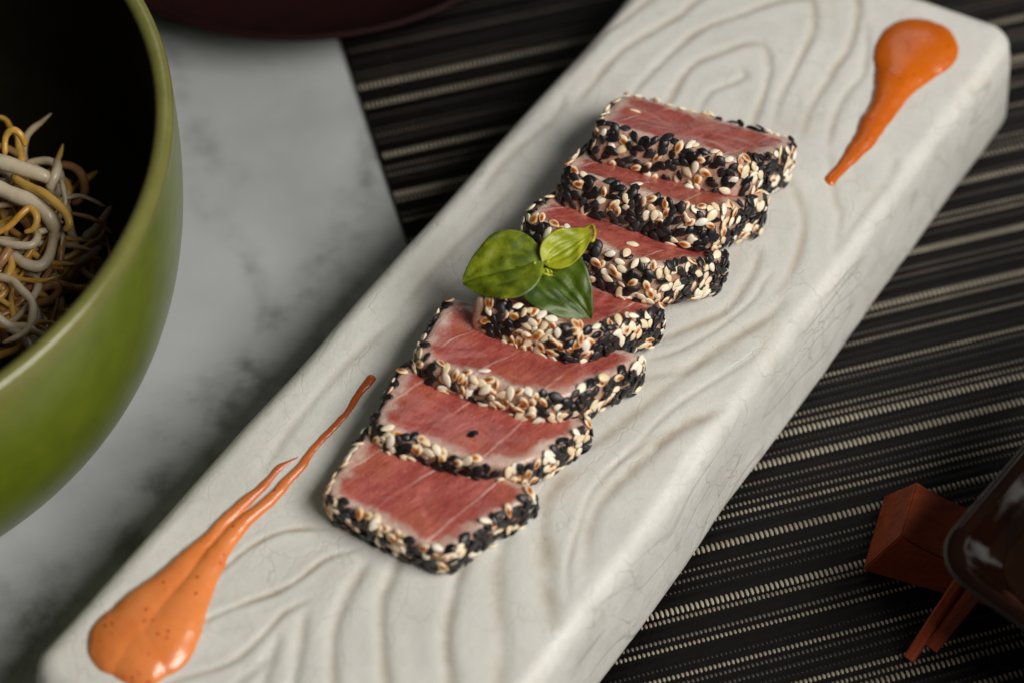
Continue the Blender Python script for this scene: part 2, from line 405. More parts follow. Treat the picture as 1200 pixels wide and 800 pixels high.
# ------------------------------------------------------------------ the serving slab
SA = R(56.4); SD = np.array([math.cos(SA), math.sin(SA)]); SN = np.array([SD[1], -SD[0]])
N0 = np.array([-12.45, -10.5]) - .18 * SD; SL, SW, SH, RC, RR = 35.05, 11.25, 4.0, 0.95, 0.62
def to_world(u, v): return N0[None, :] + u[:, None] * SD + v[:, None] * SN
px_lines = [   # carved lines of the wood-grain relief: (depth, width, stain, points in the photograph)
 (.040, .075, 1.0, [(232, 690), (263, 663), (290, 642), (317, 627), (343, 620), (393, 617)]),
 (.045, .080, 1.0, [(205, 748), (242, 725), (283, 708), (320, 695), (350, 678), (383, 653), (417, 645)]),
 (.040, .10, .7, [(170, 815), (203, 797), (267, 777), (307, 745), (333, 718), (367, 700)]),
 (.035, .14, .3, [(262, 812), (283, 795), (300, 783), (319, 762)]),
 (.040, .15, .3, [(296, 815), (310, 795), (320, 765), (327, 740)]),
 (.055, .17, .35, [(338, 815), (343, 798), (353, 747), (357, 713)]),
 (.060, .18, .4, [(388, 820), (390, 798), (390, 747), (400, 710), (420, 673), (432, 655)]),
 (.060, .17, .6, [(454, 820), (452, 798), (447, 747), (447, 703), (457, 677), (467, 656), (490, 636)]),
 (.060, .19, .8, [(529, 825), (528, 798), (522, 753), (528, 707), (537, 673), (556, 640)]),
 (.045, .26, .5, [(584, 825), (585, 798), (588, 755), (583, 697), (584, 645), (610, 600)]),
 (.045, .26, .8, [(650, 740), (642, 695), (640, 650), (635, 610), (645, 575), (690, 535)]),
 (.050, .20, .8, [(684, 672), (690, 620), (700, 590), (730, 560), (785, 510), (830, 485), (868, 466)]),
 (.035, .20, .9, [(640, 545), (700, 515), (725, 497), (762, 468), (810, 430), (860, 405)]),
 (.045, .17, .7, [(740, 445), (800, 431), (837, 409), (894, 375), (924, 345)]),
 (.040, .15, .7, [(760, 402), (800, 386), (849, 364), (875, 330), (886, 307), (890, 290)]),
 (.030, .15, .6, [(916, 205), (930, 222), (940, 250), (941, 274), (931, 311), (905, 350)]),
 (.030, .14, .4, [(970, 173), (978, 232), (984, 255), (975, 300)]),
 (.035, .12, .4, [(817, 133), (833, 107), (860, 97), (873, 88), (866, 76)]),
 (.045, .13, .7, [(770, 135), (787, 113), (807, 80), (840, 63), (880, 50), (898, 60), (900, 90), (887, 133), (872, 170)]),
 (.045, .13, .7, [(730, 128), (743, 107), (767, 80), (800, 50), (830, 30), (867, 17), (910, 2), (945, -2), (954, 12), (950, 43), (930, 83), (913, 117), (906, 150)]),
 (.045, .13, .7, [(670, 125), (690, 103), (723, 63), (763, 37), (793, 20), (817, 0), (860, -25), (960, -40), (1004, -5), (997, 50), (977, 83), (950, 127), (937, 167)]),
 (.040, .13, .6, [(660, 90), (700, 43), (730, 23), (760, 0), (800, -28)]),
 (.035, .13, .5, [(1016, 20), (1013, 80), (990, 110), (977, 140), (970, 173)]),
 (.030, .16, .4, [(560, 230), (597, 182), (646, 140), (664, 110)]),
 (.030, .16, .3, [(470, 360), (520, 300), (560, 262), (605, 215)]),
 (.030, .16, .3, [(300, 560), (350, 490), (400, 430), (470, 365)]),
 (.030, .18, .3, [(1050, 180), (1040, 210), (1000, 262), (978, 300)]),
]
def between(i, j, d=.028):
    a_, b_ = (np.array(px_lines[k][3], float) for k in (i, j))
    rs = lambda q: np.array([[np.interp(t, np.linspace(0, 1, len(q)), q[:, c]) for c in (0, 1)] for t in np.linspace(0, 1, 8)])
    m_ = (rs(a_) + rs(b_)) / 2; m_[:, 0] += np.sin(np.arange(8) * 1.7 + i) * 3
    return (d, .09, .35, [tuple(p) for p in m_])
px_lines += [between(*q) for q in ((10, 11), (11, 13), (13, 14))]
LINES = [(d, w, st, catmull([at(x, y, SH)[:2] for x, y in pl], 6)) for d, w, st, pl in px_lines]
def relief(P):
    z = np.zeros(len(P)); stain = np.zeros(len(P))
    wob = vnoise(P * 1.6) * .05 + vnoise(P * 4.1 + 9) * .018
    for d, w, st, L in LINES:
        lo, hi = L.min(0) - 1.2, L.max(0) + 1.2
        idx = np.nonzero(((P > lo) & (P < hi)).all(1))[0]
        if not len(idx): continue
        Q = P[idx]; best = np.full(len(Q), 9.0); sgn = np.zeros(len(Q)); par = np.zeros(len(Q)); m = len(L) - 1
        for k in range(m):
            a, b = L[k], L[k + 1]; ab = b - a
            t = np.clip(((Q - a) @ ab) / (ab @ ab), 0, 1); dv = Q - (a + t[:, None] * ab); dd = np.hypot(*dv.T)
            c = dd < best; best[c] = dd[c]; sgn[c] = np.sign(ab[0] * dv[c, 1] - ab[1] * dv[c, 0]); par[c] = (k + t[c]) / m
        taper = np.clip(np.minimum(par, 1 - par) * 6, 0, 1) ** .6
        x = best + wob[idx] * .35
        wa = w * 1.15
        d = d * 1.1; wa = wa * .82; v = -d * np.exp(-(x / wa) ** 2) + d * .20 * np.exp(-((x - 2.4 * wa) / (1.6 * wa)) ** 2)
        z[idx] += v * taper
        stain[idx] = np.maximum(stain[idx], st * np.exp(-(x / (w * .95)) ** 2) * taper)
    return z, stain
nu, nv = 620, 210
def nodes(L, n):
    k = max(10, n // 12)
    a = np.linspace(0, RC, k, endpoint=False)
    return np.concatenate([a, np.linspace(RC, L - RC, n - 2 * k), (L - a)[::-1]])
gu, gv = nodes(SL, nu), nodes(SW, nv)
U, W_ = np.meshgrid(gu, gv, indexing='ij'); U0, V0 = U.ravel(), W_.ravel()
du, dv = np.minimum(U0, SL - U0), np.minimum(V0, SW - V0)
a, b = np.clip((RC - du) / RC, 0, 1), np.clip((RC - dv) / RC, 0, 1)
corner = (a > 0) & (b > 0)
aa, bb = a * np.sqrt(1 - b * b / 2), b * np.sqrt(1 - a * a / 2)
inw = np.where(corner, RC * (1 - np.hypot(aa, bb)), np.minimum(du, dv))
un = np.where(corner, np.where(U0 < SL / 2, RC - RC * aa, SL - RC + RC * aa), U0)
vn = np.where(corner, np.where(V0 < SW / 2, RC - RC * bb, SW - RC + RC * bb), V0)
def skew(u, v): return u - (u / SL) * (SW - v) * .11
P2 = to_world(skew(un, vn), vn - .34 * (1 - un / SL) ** 1.2 * (1 - vn / SW))
P2 = P2 + (vnoise(P2 * .28) * .07)[:, None] * SN
rz, stain = relief(P2)
inn = np.clip(inw / RR, 0, 1)
dome = SH - RR + RR * np.sqrt(np.clip(1 - (1 - inn) ** 2, 0, 1))
topz = dome + rz * np.clip(inw / .5, 0, 1) + vnoise(P2 * .33 + 40) * .035 + vnoise(P2 * 1.1 + 7) * .012
VT = np.column_stack([P2, topz])
idx = np.arange(nu * nv).reshape(nu, nv)
loop = np.concatenate([idx[:, 0], idx[-1, 1:], idx[-2::-1, -1], idx[0, -2:0:-1]])
LP = VT[loop]; nl = len(loop)
tan = np.roll(LP[:, :2], -1, 0) - np.roll(LP[:, :2], 1, 0); tan /= np.linalg.norm(tan, axis=1)[:, None]
outn = np.column_stack([tan[:, 1], -tan[:, 0]])
if ((LP[:, :2] - LP[:, :2].mean(0)) * outn).sum() < 0: outn = -outn
rings = [VT]; levels = np.linspace(0, 1, 17)[1:]
zb = .17
for t in levels:
    z = LP[:, 2] * (1 - t) + zb * t
    off = .42 * t ** .8 - .30 * np.clip((t - .86) / .14, 0, 1) ** 2
    p = LP[:, :2] + outn * off
    nz = vnoise(np.column_stack([p * .45, z * .6])) * .05 + vnoise(np.column_stack([p * 1.5, z * 1.3])) * .015
    p = p + outn * (nz * min(1, t * 4))[:, None]
    rings.append(np.column_stack([p, z]))
V = np.vstack(rings); Fc = [tuple(f) for f in grid_faces(nu, nv)]
for k in range(len(levels)):
    A = loop if k == 0 else np.arange(nl) + nu * nv + (k - 1) * nl
    B = np.arange(nl) + nu * nv + k * nl
    A2, B2 = np.roll(A, -1), np.roll(B, -1)
    Fc += [tuple(q) for q in np.stack([A, B, B2, A2], -1)]
Fc.append(tuple(reversed((np.arange(nl) + nu * nv + (len(levels) - 1) * nl).tolist())))
st = np.zeros(len(V)); st[:nu * nv] = stain
sd = np.ones(len(V)); sd[:nu * nv] = np.clip(1 - inw / .6, 0, 1)
me = mesh('serving_slab', V, Fc, [M_SLAB], attrs={'groove': st, 'side': sd})
slab = thing('serving_slab', 'long pale grey stoneware slab carved with wood grain, carrying the tuna slices', 'serving slab', me=me)
import bmesh
bm = bmesh.new(); bm.from_mesh(me); bmesh.ops.recalc_face_normals(bm, faces=bm.faces); bm.to_mesh(me); bm.free()

# ------------------------------------------------------------------ sauce smears
def smear(strokes, x0, hmax, cell=.045):
    """height field of overlapping strokes; strokes = lists of (px, py, radius px)"""
    S = []
    for st_ in strokes:
        q = np.array([list(at(x, y, SH)[:2]) + [r / 40.5, i / (len(st_) - 1)] for i, (x, y, r) in enumerate(st_)])
        S.append(catmull(q, 14))
    allp = np.vstack(S)
    lo, hi = (allp[:, :2] - allp[:, 2:3]).min(0) - .15, (allp[:, :2] + allp[:, 2:3]).max(0) + .15
    gx, gy = np.arange(lo[0], hi[0], cell), np.arange(lo[1], hi[1], cell)
    X, Y = np.meshgrid(gx, gy, indexing='ij'); P = np.stack([X.ravel(), Y.ravel()], -1)
    P_ = P + np.stack([vnoise(P * 1.3), vnoise(P * 1.3 + 31)], -1) * .05 + np.stack([vnoise(P * 4), vnoise(P * 4 + 31)], -1) * .02
    H = []; tail = np.zeros(len(P)); bestf = np.full(len(P), -9.0)
    for Q in S:
        h = np.full(len(P), -.09)
        for x, y, r, t in Q:
            r = max(r, .03)
            d = np.hypot(P_[:, 0] - x, P_[:, 1] - y); f = r - d
            Hk = min(hmax, .46 * r ** .75) * (1 - .5 * max(0, t - .5))
            v = np.where(f > 0, Hk * np.clip(1 - (1 - f / r) ** 2, 0, 1) ** .68, np.maximum(f * 1.5, -.09))
            c = f / r > bestf; c &= f > -.3
            bestf[c] = (f / r)[c]; tail[c] = t if len(Q) > 60 else 0
            h = np.maximum(h, v)
        H.append(h)
    h = np.max(H, 0)
    z = SH - .015 + h
    n, m = len(gx), len(gy); Fq = grid_faces(n, m)
    keep = (h[Fq].max(1) > -.085)
    Fq = Fq[keep]; used = np.unique(Fq); remap = -np.ones(n * m, int); remap[used] = np.arange(len(used))
    return np.column_stack([P, z])[used], remap[Fq], tail[used]
s1 = [[(150, 750, 44), (190, 698, 27), (226, 654, 15), (248, 630, 10.5), (266, 610, 8.5), (288, 586, 7), (309, 567, 5.5), (330, 546, 4.5), (348, 536, 2.2), (362, 529, 1.5)],
      [(186, 752, 42), (218, 704, 26), (248, 660, 16), (270, 630, 11), (288, 610, 9), (314, 586, 7.5), (333, 567, 6.5), (354, 546, 6.5), (376, 515, 6), (403, 486, 5.2), (417, 466, 4.6), (434, 444, 6)],
      [(167, 764, 40), (165, 760, 40), (168, 752, 34)]]
V, Fq, tl = smear(s1, 0, .40)
thing('sauce_smear', 'orange sauce smear with two red tails beside the nearest tuna slice, by the bowl', 'sauce', 'orange sauce smears on the slab',
      me=mesh('sauce_smear', V, Fq, [M_SAUCE1], attrs={'tail': tl}))
s2 = [[(1077, 55, 51), (1066, 66, 46), (1049, 100, 25), (1034, 130, 18), (1018, 155, 15), (1000, 180, 11), (984, 200, 8.5), (973, 212, 8)]]
V, Fq, tl = smear(s2, 0, .34)
thing('sauce_smear', 'deep orange sauce drop with one short tail at the far right corner of the slab', 'sauce', 'orange sauce smears on the slab',
      me=mesh('sauce_smear', V, Fq, [M_SAUCE2], attrs={'tail': tl}))

# ------------------------------------------------------------------ tuna slices
def seed_mesh(name, L, W, T, mat, bend):
    nr, ns = 6, 8; V = [(-L / 2, 0, 0)]
    for i in range(1, nr):
        t = i / nr; x = -L / 2 + L * t
        w = (math.sin(math.pi * t ** 1.25) ** .72)
        for k in range(ns):
            c, s = math.cos(2 * math.pi * k / ns), math.sin(2 * math.pi * k / ns)
            V.append((x, W / 2 * w * c, T / 2 * w * s + bend * math.sin(math.pi * t)))
    V.append((L / 2, 0, 0)); Fc = []
    for k in range(ns): Fc.append((0, 1 + (k + 1) % ns, 1 + k)); Fc.append((len(V) - 1, len(V) - 1 - ns + k, len(V) - 1 - ns + (k + 1) % ns))
    for i in range(nr - 2):
        for k in range(ns):
            a = 1 + i * ns; b = a + ns; k2 = (k + 1) % ns
            Fc.append((a + k, a + k2, b + k2, b + k))
    return mesh(name, V, Fc, [mat])
SEEDS = {'black_sesame_seed': [seed_mesh('black_sesame_seed', .45, .245,   .098, M_BLACK, .01), seed_mesh('black_sesame_seed', .40, .255,  .10, M_BLACK, .0)],
         'white_sesame_seed': [seed_mesh('white_sesame_seed', .45, .25,  .095, M_PALE, .01), seed_mesh('white_sesame_seed', .39, .24,   .098, M_PALE, .0)],
         'toasted_sesame_seed': [seed_mesh('toasted_sesame_seed', .45, .255,  .095, M_TOAST, .01), seed_mesh('toasted_sesame_seed', .40, .245,  .095, M_TOAST, .0)]}

def rounded_outline(poly, radii, n=110):
    poly = np.array(poly, float); pts = []
    m = len(poly)
    for i in range(m):
        p, a, b = poly[i], poly[i - 1], poly[(i + 1) % m]
        da, db = (a - p) / np.linalg.norm(a - p), (b - p) / np.linalg.norm(b - p)
        r = radii[i]
        for t in np.linspace(0, 1, 9):
            q = (1 - t) ** 2 * (p + da * r) + 2 * t * (1 - t) * p + t * t * (p + db * r); pts.append(q)
    pts = np.array(pts); cl = np.vstack([pts, pts[:1]])
    s = np.concatenate([[0], np.cumsum(np.hypot(*np.diff(cl, axis=0).T))])
    t = np.linspace(0, s[-1], n, endpoint=False)
    return np.stack([np.interp(t, s, cl[:, 0]), np.interp(t, s, cl[:, 1])], -1), s[-1]

def outline_frame(O):
    tg = np.roll(O, -1, 0) - np.roll(O, 1, 0); tg /= np.linalg.norm(tg, axis=1)[:, None]
    return tg, np.stack([tg[:, 1], -tg[:, 0]], -1)          # ccw outline: outward normal

def rim_profile(T):  # (inset, z, is wall)
    return [(.30, .0, 1), (.08, .03, 1), (.01, .14, 1), (-.02, .38, 1), (-.03, .62, 1), (-.01, T - .30, 1), (.02, T - .13, .9), (.07, T - .04, .45), (.15, T, .1)]

SLICES = [  # front-left and front-right corner at the foot of the near face: (px, py, height); tilt; depth; right-end slant; left slant; outline seed; black share
 dict(a=(373, 609, 4.05), b=(524, 677, 4.05), tilt=1, W=3.0, sk=1.35, lk=-.05, T=1.04, black=.43, lr=.85, rr=.50, lab='nearest tuna slice, lying flat beside the long sauce smear with its whole red face showing'),
 dict(a=(426, 532, 4.62), b=(598, 588, 4.50), tilt=11, W=3.0, sk=1.55, lk=.0, T=1.04, black=.47, lr=.9, rr=1.15, lab='second tuna slice from the near end, a lone black seed on its red face'),
 dict(a=(475, 455, 4.72), b=(650, 511, 4.80), tilt=14, W=3.1, sk=1.7, lk=.05, T=1.12, black=.42, lr=.9, rr=1.15, lab='third tuna slice from the near end, just in front of the leaf-topped slice'),
 dict(a=(547, 390, 5.20), b=(686, 436, 5.25), tilt=25, W=2.9, sk=1.5, lk=.15, T=1.18, black=.44, lr=.25, rr=1.0, lab='tuna slice under the left basil leaf, with a bare cut left end'),
 dict(a=(600, 296, 5.25), b=(764, 364, 5.20), tilt=27, W=2.8, sk=1.3, lk=.1, T=1.27, black=.46, lr=.60, rr=.9, lab='tuna slice just behind the basil leaves, its near edge partly hidden by them'),
 dict(a=(647, 247, 5.45), b=(826, 300, 5.45), tilt=29, W=2.9, sk=1.2, lk=.1, T=1.30, black=.50, lr=.40, rr=.7, lab='second tuna slice from the far end, heavily crusted with black sesame at both ends'),
 dict(a=(686, 196, 5.50), b=(866, 246, 5.45), tilt=29, W=3.1, sk=1.1, lk=.05, T=1.44, black=.46, lr=.40, rr=.8, lab='farthest tuna slice, its dark red top bare against the empty slab'),
]
ROOTS = []
for si, S in enumerate(SLICES):
    A, B = at(*S['a']), at(*S['b'])
    ax = B - A; L = np.linalg.norm(ax); ax /= L
    hz = np.array([-ax[1], ax[0], 0]); hz /= np.linalg.norm(hz)
    nz0 = np.cross(ax, hz)
    ti = R(S['tilt']); ay = hz * math.cos(ti) - nz0 * math.sin(ti); az = np.cross(ax, ay)
    ROT = np.column_stack([ax, ay, az])
    root = thing('tuna_slice', S['lab'], 'tuna slice', 'seared tuna slices crusted with sesame, fanned along the slab')
    Mx = Matrix(ROT.tolist()).to_4x4(); Mx.translation = Vector(A) * CM
    root.matrix_world = Mx
    T, W = S['T'], S['W']
    e = .05                                              # room taken by the seeds
    O, per = rounded_outline([(e * .6, e), (L - e, e), (L + S['sk'] - e, W), (S['lk'] + e * .6, W)], [S['lr'], S['rr'], .6, .6])
    ns = len(O); tg, on = outline_frame(O)
    O = O + on * (vnoise(np.column_stack([O * 1.1, np.full(ns, si * 7.3)])) * .07)[:, None]
    tg, on = outline_frame(O)
    cen = np.array([(L + S['sk'] * .5) / 2, W * .5])
    V, edge, wall = [], [], []
    prof_ = rim_profile(T)
    for ins, z, w in prof_:
        P = O - on * ins
        V.append(np.column_stack([P, np.full(ns, z)])); edge.append(np.full(ns, max(ins, 0) if z > T * .7 else 0)); wall.append(np.full(ns, w))
    base_in = O - on * .15
    dist0 = np.linalg.norm(base_in - cen, axis=1)
    for s_ in (.92, .82, .70, .56, .40, .22, .08):
        P = cen + (base_in - cen) * s_
        V.append(np.column_stack([P, np.full(ns, T)])); edge.append(.15 + dist0 * (1 - s_) * .8); wall.append(np.zeros(ns))
    V = np.vstack(V); edge, wall = np.concatenate(edge), np.concatenate(wall)
    nr = len(V) // ns
    V = np.vstack([V, [[cen[0], cen[1], T]], [[cen[0], cen[1], 0]]]); edge = np.append(edge, [2, 0]); wall = np.append(wall, [0, 1])
    nzv = vnoise(V * .9 + si * 11) * .05 + vnoise(V * 2.3 + si * 5) * .045 + vnoise(V * 5.5 + si * 3) * .02
    top = np.clip((V[:, 2] - T * .6) / (T * .4), 0, 1)
    V[:, 2] += nzv * top - .05 * top * np.clip(edge / 1.2, 0, 1)
    Fc = [tuple(f) for f in grid_faces(nr, ns, wrap_m=True)]
    Fc = [(a, d, c, b) for a, b, c, d in Fc]
    Fc = [tuple(reversed(f)) for f in Fc]
    k0 = (nr - 1) * ns; ct, cb = len(V) - 2, len(V) - 1
    for k in range(ns):
        Fc.append((k0 + k, k0 + (k + 1) % ns, ct)); Fc.append((cb, (k + 1) % ns, k))
    # meat that would sink into the slab is pressed flat on it
    Wd = V @ ROT.T + A
    low = Wd[:, 2] < 4.03; Wd[low, 2] = 4.03 + (Wd[low, 2] - 4.03) * .02
    V = (Wd - A) @ ROT
    me = mesh('flesh', V, Fc, [M_FLESH], attrs={'edge': edge, 'wall': wall})
    bm = bmesh.new(); bm.from_mesh(me); bmesh.ops.recalc_face_normals(bm, faces=bm.faces); bm.to_mesh(me); bm.free()
    link('flesh', me, root)
    # crust
    cl = np.vstack([O, O[:1]]); cum = np.concatenate([[0], np.cumsum(np.hypot(*np.diff(cl, axis=0).T))]); per = cum[-1]
    pin, pz = np.array([p[0] for p in prof_]), np.array([p[1] for p in prof_])
    arc = np.concatenate([[0], np.cumsum(np.hypot(np.diff(pin), np.diff(pz)))])
    seg_front = np.hypot(*(O - np.array([0, 0])).T)
    placed = []
    def put(kind, pos, nrm, tang, lift):
        nrm = nrm / np.linalg.norm(nrm)
        nrm = nrm + rng.normal(size=3) * .17; nrm /= np.linalg.norm(nrm)
        x = tang + rng.normal(size=3) * .15; x = x - nrm * (x @ nrm); x /= np.linalg.norm(x); y = np.cross(nrm, x)
        m4 = Matrix(np.column_stack([x, y, nrm]).tolist()).to_4x4()
        sc = rng.uniform(.86, 1.12)
        m4 = m4 @ Matrix.Diagonal((sc, sc * rng.uniform(.84, 1.12), sc * rng.uniform(.7, 1.1), 1))
        m4.translation = Vector((pos + nrm * lift)) * CM
        o = bpy.data.objects.new(kind, random.choice(SEEDS[kind])); COL.objects.link(o); o.parent = root; o.matrix_local = m4
    count = 0; tries = 0; goal = int(min(295, 205 * T))
    while count < goal and tries < 14000:
        tries += 1
        s = rng.uniform(0, per); 
        i = np.searchsorted(cum, s) - 1; i = max(0, min(ns - 1, i)); f = (s - cum[i]) / (cum[i + 1] - cum[i])
        p = cl[i] * (1 - f) + cl[i + 1] * f; nn = on[i] * (1 - f) + on[(i + 1) % ns] * f; tt = np.array([-nn[1], nn[0]])
        front, right, left = nn[1] < -.6, nn[0] > .35 and nn[1] <= .75, nn[0] < -.5
        back = not (front or right or left)
        if back and (si < 6 or rng.random() < .80): continue
        if left and rng.random() < .35: continue
        a_ = rng.uniform(arc[1] + .02, arc[-1] + .02) if not back else rng.uniform(arc[-4], arc[-1] + .1)
        # sparser towards the upper rim
        up_ = np.clip((a_ - arc[-3]) / (arc[-1] - arc[-3]), 0, 1)
        if rng.random() < up_ * .66: continue
        bare = vnoise(np.array([[p[0] * .8 + si * 9, p[1] * .8, a_ * 1.1 + 3]]))[0]
        if bare > .48 and rng.random() < .7: continue
        if si == 3 and (left or p[0] < .45 or (p[0] < .75 and rng.random() < .6)): continue
        if si == 6 and right and nn[1] > -.1 and rng.random() < .65: continue
        ins, z = np.interp(a_, arc, pin), np.interp(a_, arc, pz)
        sl = np.interp(a_ + .02, arc, pz) - np.interp(a_ - .02, arc, pz), np.interp(a_ + .02, arc, pin) - np.interp(a_ - .02, arc, pin)
        n3 = np.array([nn[0] * sl[0], nn[1] * sl[0], sl[1]]); n3 /= np.linalg.norm(n3) + 1e-9
        pos = np.array([*(p - nn * ins), z])
        wz = (ROT @ pos + A)[2]
        if wz < 4.08: continue
        if placed:
            D = np.linalg.norm(np.array(placed)[:, :3] - pos, axis=1)
            near = (D < .205).sum()
            if (D < .102).any() or near > 1: continue
        else: near = 0
        placed.append(pos)
        cl_n = vnoise(np.array([[s * 1.7 + si * 13, a_ * 1.8, si * 3.1]]))[0] + .45 * vnoise(np.array([[s * 2.6, a_ * 2.6, si * 3.1 + 8]]))[0]
        if cl_n + rng.normal() * .36 > np.interp(S['black'], [0, 1], [.65, -.85]): kind = 'black_sesame_seed'
        else: kind = 'toasted_sesame_seed' if rng.random() < (.52 if front else .30) else 'white_sesame_seed'
        th = rng.uniform(0, math.pi)
        vt = np.cross(n3, [tt[0], tt[1], 0])
        put(kind, pos, n3, np.array([tt[0], tt[1], 0]) * math.cos(th) + vt * math.sin(th), .03 + .06 * min(near, 2) + rng.uniform(0, .015))
        count += 1
    S['count'] = count; 
    # a few seeds strayed onto the red face
    for (fx, fy, kind) in {1: [(.52, .33, 'black_sesame_seed')], 2: [(.42, .14, 'white_sesame_seed')], 5: [(.42, .18, 'white_sesame_seed')], 6: [(.04, .55, 'white_sesame_seed')], 4: [(.62, .3, 'white_sesame_seed')]}.get(si, []):
        put(kind, np.array([fx * L + fy * S['sk'], fy * W, T - .01]), np.array([0, 0, 1.]), np.array([1., .3, 0]), .03)
    ROOTS.append((root, ROT, A, L, T, W))

# ------------------------------------------------------------------ basil sprig
M_LEAF = m_leaf('green_leaf', (.060, .095, .003), (.22, .26, .007), (.20, .26, .02))
M_LEAFD = m_leaf('dark_green_leaf', (.025, .055, .003), (.085, .135, .005), (.10, .16, .015))
M_LEAFY = m_leaf('young_leaf', (.23, .28, .005), (.46, .46, .014), (.38, .42, .05))
sprig = thing('basil_sprig', 'small green basil sprig of three leaves lying across the middle tuna slices', 'herb sprig', loc=at(632, 312, 6.5))
SB = at(632, 312, 6.5)
def leaf(name, base, tip, side, halfw, cup, droop, curl, mat, wave=.03, heart=.35):
    base, tip = np.asarray(base) - SB, np.asarray(tip) - SB
    ve_ = 0
    ax = tip - base; L = np.linalg.norm(ax); ax /= L
    sd_ = np.asarray(side, float); sd_ = sd_ - ax * (sd_ @ ax); sd_ /= np.linalg.norm(sd_); nr = np.cross(ax, sd_)
    if nr[2] < 0: nr = -nr
    nt, nw = 30, 21; V, ve = [], []
    for i in range(nt):
        t = i / (nt - 1)
        w = halfw * (math.sin(math.pi * min(1, t) ** .62) ** .78) if t < 1 else 0
        for j in range(nw):
            s = -1 + 2 * j / (nw - 1); q = abs(s)
            back = -heart * halfw * q * q * (1 - t) ** 3
            x = t * L + back
            z = cup * w * q ** 1.6 - droop * L * t * t + curl * L * t ** 4 + .02 * math.exp(-(s / .10) ** 2) * -1.0
            # main veins run from the base and meet again at the tip
            fade = min(1, t * 5) * min(1, (1 - t) * 3)
            vv = math.exp(-(s * w / .030) ** 2)
            for vs, am in ((.36, .8), (.70, .5)):
                vv = max(vv, am * fade * math.exp(-(abs(q - vs - .05 * math.sin(7 * t + s)) * w / .032) ** 2))
            z += -.035 * vv + (.10 * math.sin(math.pi * min(1, q / .36)) if q < .36 else .09 * math.sin(math.pi * min(1, (q - .36) / .5))) * fade * w
            z += wave * math.sin(5.1 * t + 2.2 * s + L) * q + wave * .6 * math.sin(11 * t - 3 * s) * q * q + .018 * math.sin(19 * t + 5 * q) * fade
            ve_ = vv
            V.append(base + ax * x + sd_ * s * w + nr * z); ve.append(ve_)
    V = np.array(V); n0 = len(V)
    # real thickness: a second sheet .03 cm below, joined along the margin
    V2 = V - nr * .014
    Fq = [tuple(f) for f in grid_faces(nt, nw)]
    Fl = Fq + [tuple(reversed([i + n0 for i in f])) for f in Fq]
    for i in range(nt - 1):
        for j in (0, nw - 1):
            a, b = i * nw + j, (i + 1) * nw + j
            Fl.append((a, b, b + n0, a + n0))
    me = mesh(name, np.vstack([V, V2]), Fl, [mat], attrs={'vein': ve + ve})
    bm = bmesh.new(); bm.from_mesh(me); bmesh.ops.recalc_face_normals(bm, faces=bm.faces); bm.to_mesh(me); bm.free()
    return link(name, me, sprig)
o = leaf('leaf', at(622, 308, 6.75), at(539, 327, 6.25), at(618, 276, 6.75) - at(606, 350, 6.25), 1.08, .22, .04, -.08, M_LEAF, wave=.06, heart=.35)
o['label'] = 'broad mid green leaf pointing left'
o = leaf('leaf', at(632, 314, 6.55), at(693, 371, 6.15), at(690, 311, 6.6) - at(625, 352, 6.2), .98, .22, -.02, -.16, M_LEAFD, wave=.07, heart=.6)
o['label'] = 'darker green leaf pointing down to the right'
o = leaf('leaf', at(642, 304, 6.85), at(693, 274, 7.05), at(640, 276, 7.1) - at(676, 306, 6.8), .54, .50, -.10, .06, M_LEAFY)
o['label'] = 'small yellow green leaf curled over at its tip'
o = leaf('leaf', at(635, 317, 6.75), at(651, 323, 6.85), np.array([.3, 1, .2]), .12, .2, 0, 0, M_LEAFY)
o['label'] = 'tiny bud leaf at the joint'
P = catmull([at(x, y, z) - SB for x, y, z in [(625, 308, 6.78), (634, 311, 6.7), (643, 306, 6.85)]], 6)
P2s = catmull([at(x, y, z) - SB for x, y, z in [(690, 281, 7.02), (695, 282, 7.08), (697, 272, 7.12), (694, 264, 7.1), (686, 268, 7.0), (676, 271, 6.95)]], 6)
P3s = catmull([at(x, y, z) - SB for x, y, z in [(628, 309, 6.72), (634, 316, 6.6), (640, 320, 6.55)]], 6)
V, Fc = join([tube(P, .055, 8), tube(P2s, np.linspace(.05, .035, len(P2s)), 8), tube(P3s, .05, 8)])
link('stem', mesh('stem', V, Fc, [M_LEAFY]), sprig)['kind'] = 'stuff'

# ------------------------------------------------------------------ green bowl
def lathe(prof, n=160):
    prof = np.asarray(prof, float); th = np.linspace(0, 2 * math.pi, n, endpoint=False)
    V = np.stack([np.stack([r * np.cos(th), r * np.sin(th), np.full(n, z)], -1) for r, z in prof]).reshape(-1, 3)
    return V, [tuple(f) for f in grid_faces(len(prof), n, wrap_m=True)]
BR, BH, BK, BF, BC = 11.62, 10.15, 2.74, 5.75, (-20.86, 2.45)
prof = [(.01, .45), (BF - 1.0, .45), (BF - .9, .05), (BF - .5, 0)]
for z in np.linspace(0, BH - .3, 40)[1:]:
    t = z / BH; prof.append((BF + (BR - BF) * (1 - (1 - t) ** BK) ** (1 / BK), z))
n_out = len(prof)
for a_ in np.linspace(0, math.pi, 10):
    prof.append((BR - .27 + .27 * math.cos(a_), BH - .27 + .27 * math.sin(a_)))
n_lip = len(prof)
for z in np.linspace(BH - .5, .9, 36):
    t = z / BH; prof.append((max(.01, (BF + (BR - BF) * (1 - (1 - t) ** BK) ** (1 / BK)) - .54 - 3.4 * max(0, .35 - t) ** 1.3 * 3), z))
prof.append((.01, .85))
V, Fc = lathe(prof)
zz = V[:, 2]; ring = np.repeat(np.arange(len(prof)), 160)
rimv = np.where(ring < n_lip, np.clip((zz - (BH - .75)) / .55, 0, 1), 1)
M_GREEN = m_glaze_green()
